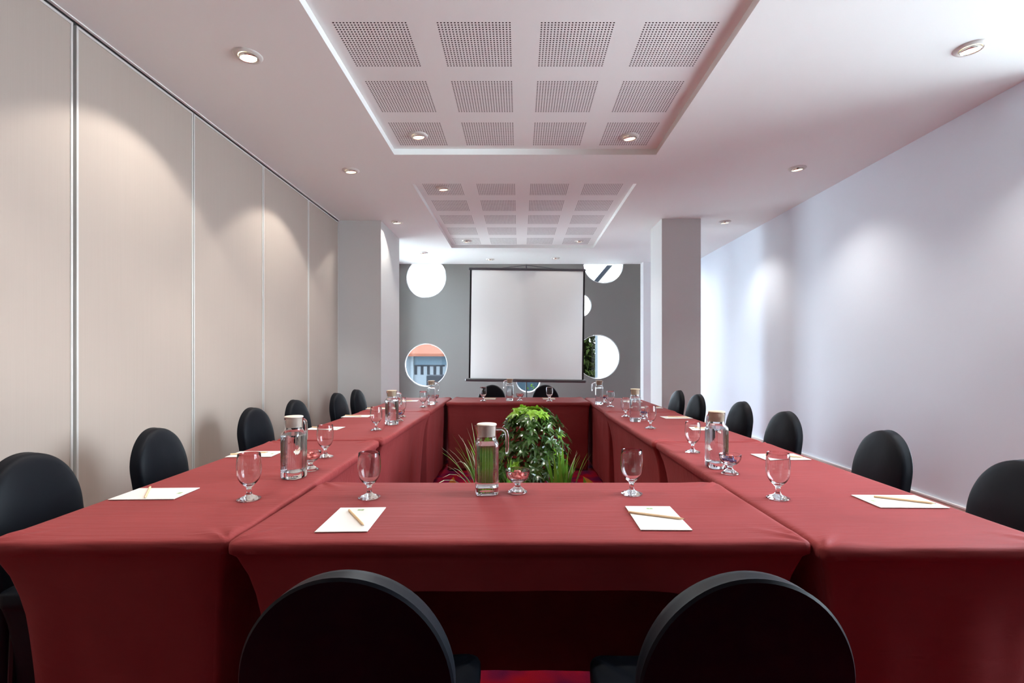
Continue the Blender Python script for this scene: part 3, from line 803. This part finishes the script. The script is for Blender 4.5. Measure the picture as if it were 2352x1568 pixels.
rng = random.Random(3)
bx, by = 0.075, 3.46
t = thing('umbrella_plant', 'bushy glossy green potted plant in the middle of the tables', 'plant', (bx, by, 0))
pot(t, 0.15, 0.24)
dk, lt, st = MB(), MB(), MB()
for k in range(430):
    # crown: cone-topped dome 0.30 .. 0.93 m
    z = 0.30 + 0.60 * rng.random() ** 0.8
    prof = 0.27 * math.sqrt(max(0.02, 1 - ((z - 0.48) / 0.47) ** 2)) if z > 0.48 else 0.27 - 0.2 * (0.48 - z)
    a = rng.uniform(0, 2 * PI)
    prof *= 1 + 0.28 * noise.noise(Vector((math.cos(a) * 1.6, math.sin(a) * 1.6, z * 6)))
    rr = prof * math.sqrt(rng.uniform(0.25, 1))
    off = 0.05 * (z - 0.3)
    p = Vector((rr * math.cos(a) + off * 0.3, rr * math.sin(a), z))
    ax = Vector((math.cos(a) * (0.4 + rr / 0.25), math.sin(a) * (0.4 + rr / 0.25), 0.55 + (z - 0.5) * 1.6))
    if z > 0.855 and p.x < 0.10 or rng.random() < 0.05: cluster(lt, p, ax, rng, 5, 0.056, 0.026)
    else: cluster(dk, p, ax, rng, 6, 0.055, 0.024)
for k in range(10):
    cluster(lt, Vector((rng.uniform(-0.10, 0.08), rng.uniform(-0.1, 0.08), rng.uniform(0.85, 0.905))), Vector((rng.uniform(-0.4, 0.4), rng.uniform(-0.5, 0.2), 1)), rng, 6, 0.060, 0.028)
for k in range(16):
    a = rng.uniform(0, 6.28); r1 = rng.uniform(0.05, 0.2); zt = rng.uniform(0.45, 0.88)
    st.tube([(0.03 * math.cos(a), 0.03 * math.sin(a), 0.2), (r1 * 0.5 * math.cos(a), r1 * 0.5 * math.sin(a), 0.2 + (zt - 0.2) * 0.6), (r1 * math.cos(a), r1 * math.sin(a), zt)], [0.007, 0.005, 0.003], 6)
dk.build('foliage', M['leaf_dark'], t, 0); lt.build('young_leaves', M['leaf_light'], t, 0); st.build('stems', M['stem'], t, 60)
def grass(name, label, x, y, nb, spread, h, pale, seed, lean=0.0):
    rng = random.Random(seed)
    t = thing(name, label, 'plant', (x, y, 0)); pot(t, 0.10, 0.16)
    g, p = MB(), MB()
    for k in range(nb):
        a = rng.uniform(0, 2 * PI); tilt = rng.uniform(0.1, 1.0)
        dx, dy = math.cos(a) * tilt + lean, math.sin(a) * tilt * 0.7
        L = h * rng.uniform(0.7, 1.15)
        is_p = rng.random() < pale
        w = rng.uniform(0.007, 0.013) * (0.85 if is_p else 1.3)
        base = Vector((rng.uniform(-0.04, 0.04), rng.uniform(-0.04, 0.04), 0.135))
        side = Vector((-dy, dx, 0)); side = side.normalized() if side.length > 1e-3 else Vector((1, 0, 0))
        rows = []
        n = 8
        for q in range(n + 1):
            t_ = q / n
            bend = spread * (1.5 if is_p else 0.8)
            c = base + Vector((dx * bend * L * (t_ ** 1.4), dy * bend * L * (t_ ** 1.4), L * (t_ - (0.62 if is_p else 0.25) * tilt * t_ ** 3)))
            ww = w * (1 - t_ ** 2.5) + 0.0005
            rows.append((c + side * ww, c + Vector((0, 0, -ww * 0.3)), c - side * ww))
        v = [q_ for r_ in rows for q_ in r_]; f = []
        for q in range(n): f += [(3 * q, 3 * q + 1, 3 * q + 4, 3 * q + 3), (3 * q + 1, 3 * q + 2, 3 * q + 5, 3 * q + 4)]
        (p if is_p else g).add(v, f)
    g.build('blades', M['blade'], t, 60)
    if p.v: o = p.build('pale_blades', M['blade_pale'], t, 60); o['label'] = 'pale striped arching blades'
    return t
grass('spider_plant', 'arching pale-striped grassy plant left of the glossy bush, behind the carafe', -0.22, 3.25, 64, 0.50, 0.66, 0.62, 5, -0.22)
grass('grass_plant', 'upright bright green grassy plant in front of the glossy bush', -0.04, 3.08, 44, 0.28, 0.50, 0.06, 6)
grass('spider_plant', 'arching grassy plant at the right foot of the glossy bush', 0.26, 3.14, 74, 0.34, 0.56, 0.32, 8, 0.15)
for (x, y, sgn, l) in ((-0.47, 3.36, -1, 'broad orange-brown leafed plant left of the spider plant'), (0.56, 3.62, 1, 'small orange-tipped leafy plant right of the glossy bush')):
    t = thing('orange_leaf_plant', l, 'plant', (x, y, 0)); pot(t, 0.08, 0.15)
    b = MB(); g = MB(); rng = random.Random(int(20 + x * 10))
    if sgn < 0:
        for (dx, z, L, W) in ((0.0, 0.30, 0.19, 0.10), (0.05, 0.27, 0.17, 0.07), (-0.04, 0.26, 0.16, 0.07)):
            leaf(b, Vector((dx, 0, z - 0.02)), Vector((0.12 * (1 if dx >= 0 else -1), -0.2, 1)), Vector((0, -1, 0.2)), L, W, 0.05, 0.3, n=6)
    else:
        leaf(b, Vector((0, 0, 0.30)), Vector((-0.7, -0.2, 0.75)), Vector((0, -1, 0.2)), 0.14, 0.035, 0.05, 0.3, n=6)
        leaf(b, Vector((-0.02, 0, 0.28)), Vector((0.6, -0.3, 0.55)), Vector((0, -1, 0.2)), 0.12, 0.03, 0.1, 0.3, n=6)
        leaf(g, Vector((-0.06, -0.02, 0.27)), Vector((-0.2, -0.3, 0.8)), Vector((0, -1, 0.2)), 0.16, 0.03, 0.1, 0.3, n=6)
        leaf(g, Vector((-0.04, -0.02, 0.25)), Vector((-0.9, -0.3, 0.5)), Vector((0, -1, 0.2)), 0.16, 0.03, 0.1, 0.3, n=6)
    b.tube([(0, 0, 0.12), (0.01, 0, 0.22), (0, 0, 0.31)], 0.005, 6)
    b.build('orange_leaves', M['leaf_orange'], t, 60)
    if g.v: g.build('green_leaves', M['blade'], t, 60)

# ------------------------------------------------------------------ outside, seen through the round windows
b = MB(); b.box(-40, 40, -40, 70, -1.8, -1.6)
struct(b.build('ground', M['ground'], None, 0))
def ax(px, d): return (px - VX) / F * d
def az(py, d): return H - (py - VY) / F * d
D = 22.0
t = thing('neighbour_house', 'pale blue house with red tiled roof outside the lower left window', 'house', (ax(975, D), D, -1.6))
hx, hz = ax(975, D), -1.6
w0, w1 = ax(947, D) - hx, ax(1075, D) - hx
b = MB(); b.box(w0, w1, 0, 5, 0, az(813, D) - hz); b.build('wall', M['house_blue'], t, 0)
b = MB(); b.box(w0 - 3.5, w0 - 0.05, 0.6, 5, 0, az(815, D) - hz); o = b.build('side_wall', M['house_white'], t, 0)
b = MB(); b.box(w0 - 0.05, w0 + 0.07, -0.1, 0.02, 0, az(812, D) - hz); b.build('downpipe', M['house_white'], t, 0)
b = MB(); ze = az(812, D) - hz
b.add([(w0 - 0.5, -0.5, ze), (w1 + 0.4, -0.5, ze), (w1 - 1.2, 2.5, ze + 1.25), (w0 + 1.0, 2.5, ze + 1.25), (w0 - 0.5, 5.5, ze), (w1 + 0.4, 5.5, ze),
       (w0 - 0.5, -0.5, ze - 0.12), (w1 + 0.4, -0.5, ze - 0.12), (w0 - 0.5, 5.5, ze - 0.12), (w1 + 0.4, 5.5, ze - 0.12)],
      [(0, 1, 2, 3), (3, 2, 5, 4), (0, 3, 4), (1, 5, 2), (0, 6, 7, 1), (0, 4, 8, 6), (1, 7, 9, 5), (6, 8, 9, 7)])
b.build('roof', M['roof_tile'], t, 0)
b = MB(); b.box(ax(951, D) - hx, ax(1022, D) - hx, -0.03, 0.0, az(841, D) - hz, az(838, D) - hz); b.build('lintel', M['house_dark'], t, 0)
for k in range(5):
    xx = ax(955 + 14.6 * k, D) - hx
    b = MB(); b.box(xx - 0.06, xx + 0.06, -0.03, 0.02, az(860, D) - hz, az(841, D) - hz); b.build('window', M['house_dark'], t, 0)
b = MB(); b.box(w0 + 0.05, w1, -0.012, 0.0, az(885, D) - hz - 1, az(838, D) - hz); o = b.build('lower_wall', M['house_white'], t, 0)
o_x = ax(1004, D - 1.5)
b = MB(); b.box(-0.38, 0.62, -0.4, 0.4, 0, az(861, D - 1.5) + 1.6, bev=0.03); b.box(-0.2, 0.2, -0.42, -0.39, 0.5, 1.0)
tag(b.build('utility_cabinet', M['house_dark'], None, 0, loc=(o_x, D - 1.5, -1.6)), 'dark box standing before the pale blue house', 'cabinet')

D2 = 12.0
t = thing('gable_house', 'bright white gable wall outside the right round windows', 'house', (0, D2, -1.6))
gx0 = ax(1372, D2); zA = az(650, D2) + 1.6; gx1 = gx0 + 4.0
slope = (az(608, D2) - az(640, D2)) / (ax(1409, D2) - ax(1383, D2))
apx = gx0 + 1.9; apz = zA + slope * 1.9
outl = [(gx0, 0), (gx1, 0), (gx1, zA), (apx + 0.1, apz), (gx0, zA)]
b = MB(); b.loft([[(x, 0, z) for x, z in outl], [(x + 0.95, 5, z) for x, z in outl]], True, True); b.build('gable_wall', M['gable_white'], t, 0)
b = MB()
p0 = Vector((gx0 - 0.12, -0.12, zA - 0.12 * slope + 0.03)); p1 = Vector((apx + 0.1, -0.12, apz + 0.05))
nrm = Vector((-slope, 0, 1)).normalized() * 0.09
b.loft([[p0, p0 + nrm, p0 + nrm + Vector((0.95, 5, 0)), p0 + Vector((0.95, 5, 0))], [p1, p1 + nrm, p1 + nrm + Vector((0.95, 5, 0)), p1 + Vector((0.95, 5, 0))]], True, True)
b.build('roof_edge', M['house_dark'], t, 0)
b = MB(); b.tube([(gx0 - 0.03, -0.05, 0), (gx0 - 0.03, -0.05, zA - 0.3)], 0.03, 8); b.build('downpipe', M['house_white'], t, 40)

def shrub(name, label, x, y, z0, h, w, nleaf, seed, L, m):
    rng = random.Random(seed)
    t = thing(name, label, 'tree' if h > 2 else 'shrub', (x, y, z0))
    b = MB(); tr = MB()
    for k in range(nleaf):
        th, ph = rng.uniform(0, 2 * PI), math.acos(rng.uniform(-1, 1)); rr = rng.random() ** 0.4
        p = Vector((w * rr * math.sin(ph) * math.cos(th), w * rr * math.sin(ph) * math.sin(th), h * 0.5 + h * 0.5 * rr * math.cos(ph)))
        p += Vector((noise.noise(p * 2.1), noise.noise(p * 2.1 + Vector((9, 0, 0))), 0)) * w * 0.3
        d = Vector((rng.uniform(-1, 1), rng.uniform(-1, 1), rng.uniform(-0.5, 0.8)))
        leaf(b, p, d, Vector((0, 0, 1)), L * rng.uniform(0.7, 1.3), L * 0.5, 0.3, 0.2, n=2)
    for k in range(4):
        a = k * 1.6
        tr.tube([(0, 0, 0), (0.05 * math.cos(a), 0.05 * math.sin(a), h * 0.3), (w * 0.4 * math.cos(a), w * 0.4 * math.sin(a), h * 0.75)], [0.05 * h / 3, 0.04 * h / 3, 0.01], 6)
    b.build('foliage', m, t, 0); tr.build('trunk', M['stem'], t, 60)
    return t
shrub('garden_tree', 'dark leafy tree outside the right round window, beside the white gable', ax(1350, 19.0), 19.0, -1.6, 4.3, 1.25, 6000, 31, 0.30, M['tree_leaf'])
shrub('garden_shrub', 'low bright green shrub outside the round window under the screen', ax(1228, 10.6), 10.6, -1.6, 2.42, 0.30, 700, 32, 0.09, M['shrub_leaf'])
b = MB(); b.box(-2.5, 1.5, 0, 0.08, 0, az(866, 16.0) + 1.6)
for k in range(5): b.box(-2.5 + k, -2.42 + k, -0.04, 0.1, 0, az(864, 16.0) + 1.6)
tag(b.build('fence', M['fence'], None, 0, loc=(0, 16.0, -1.6)), 'blue grey fence outside the round window under the screen', 'fence')

# ------------------------------------------------------------------ daylight
w = bpy.data.worlds.new('overcast_sky'); scn.world = w; w.use_nodes = True
nt = w.node_tree; bg = nt.nodes['Background']
tc = nt.nodes.new('ShaderNodeTexCoord'); n = nt.nodes.new('ShaderNodeTexNoise'); n.inputs['Scale'].default_value = 3.0; n.inputs['Detail'].default_value = 4
nt.links.new(tc.outputs['Generated'], n.inputs['Vector'])
cr = nt.nodes.new('ShaderNodeValToRGB'); cr.color_ramp.elements[0].color = (0.62, 0.80, 1.0, 1); cr.color_ramp.elements[1].color = (0.86, 0.93, 1.0, 1)
cr.color_ramp.elements[0].position = 0.35; cr.color_ramp.elements[1].position = 0.6
nt.links.new(n.outputs['Fac'], cr.inputs['Fac']); nt.links.new(cr.outputs['Color'], bg.inputs['Color'])
bg.inputs['Strength'].default_value = 12.0
def portal(loc, rot, sx, sy):
    L = bpy.data.lights.new('window_portal', 'AREA'); L.shape = 'RECTANGLE'; L.size = sx; L.size_y = sy; L.cycles.is_portal = True
    o = bpy.data.objects.new('window_portal', L); COL.objects.link(o); o.location = loc; o.rotation_euler = rot
portal((2.81, YF + 0.16, 1.575), (R(-90), 0, 0), 0.62, 2.65)
portal((XL - 0.16, 8.13, 1.55), (0, R(-90), 0), 2.7, 1.6)
portal((XR + 0.16, 2.0, 1.88), (0, R(90), 0), 2.26, 2.0)
for (x, z, r) in wins: portal((x, YF + 0.16, z), (R(-90), 0, 0), 2 * r, 2 * r)

# ------------------------------------------------------------------ camera and view
cam = bpy.data.cameras.new('camera'); co = bpy.data.objects.new('camera', cam); COL.objects.link(co)
co.location = (0, 0, H); co.rotation_euler = (R(90), 0, 0)
cam.sensor_width = 36; cam.lens = F / 2352 * 36
cam.shift_x = -(VX - 1176) / 2352; cam.shift_y = (VY - 784) / 2352
cam.clip_start = 0.02
scn.camera = co
scn.view_settings.view_transform = 'Standard'; scn.view_settings.look = 'None'
scn.view_settings.exposure = 1.04; scn.view_settings.gamma = 1.0
cy = scn.cycles
cy.max_bounces = 16; cy.diffuse_bounces = 6; cy.glossy_bounces = 6; cy.transmission_bounces = 14; cy.transparent_max_bounces = 12
cy.sample_clamp_indirect = 6.0; cy.use_denoising = True; cy.use_adaptive_sampling = True; cy.adaptive_threshold = 0.02; cy.blur_glossy = 0.5
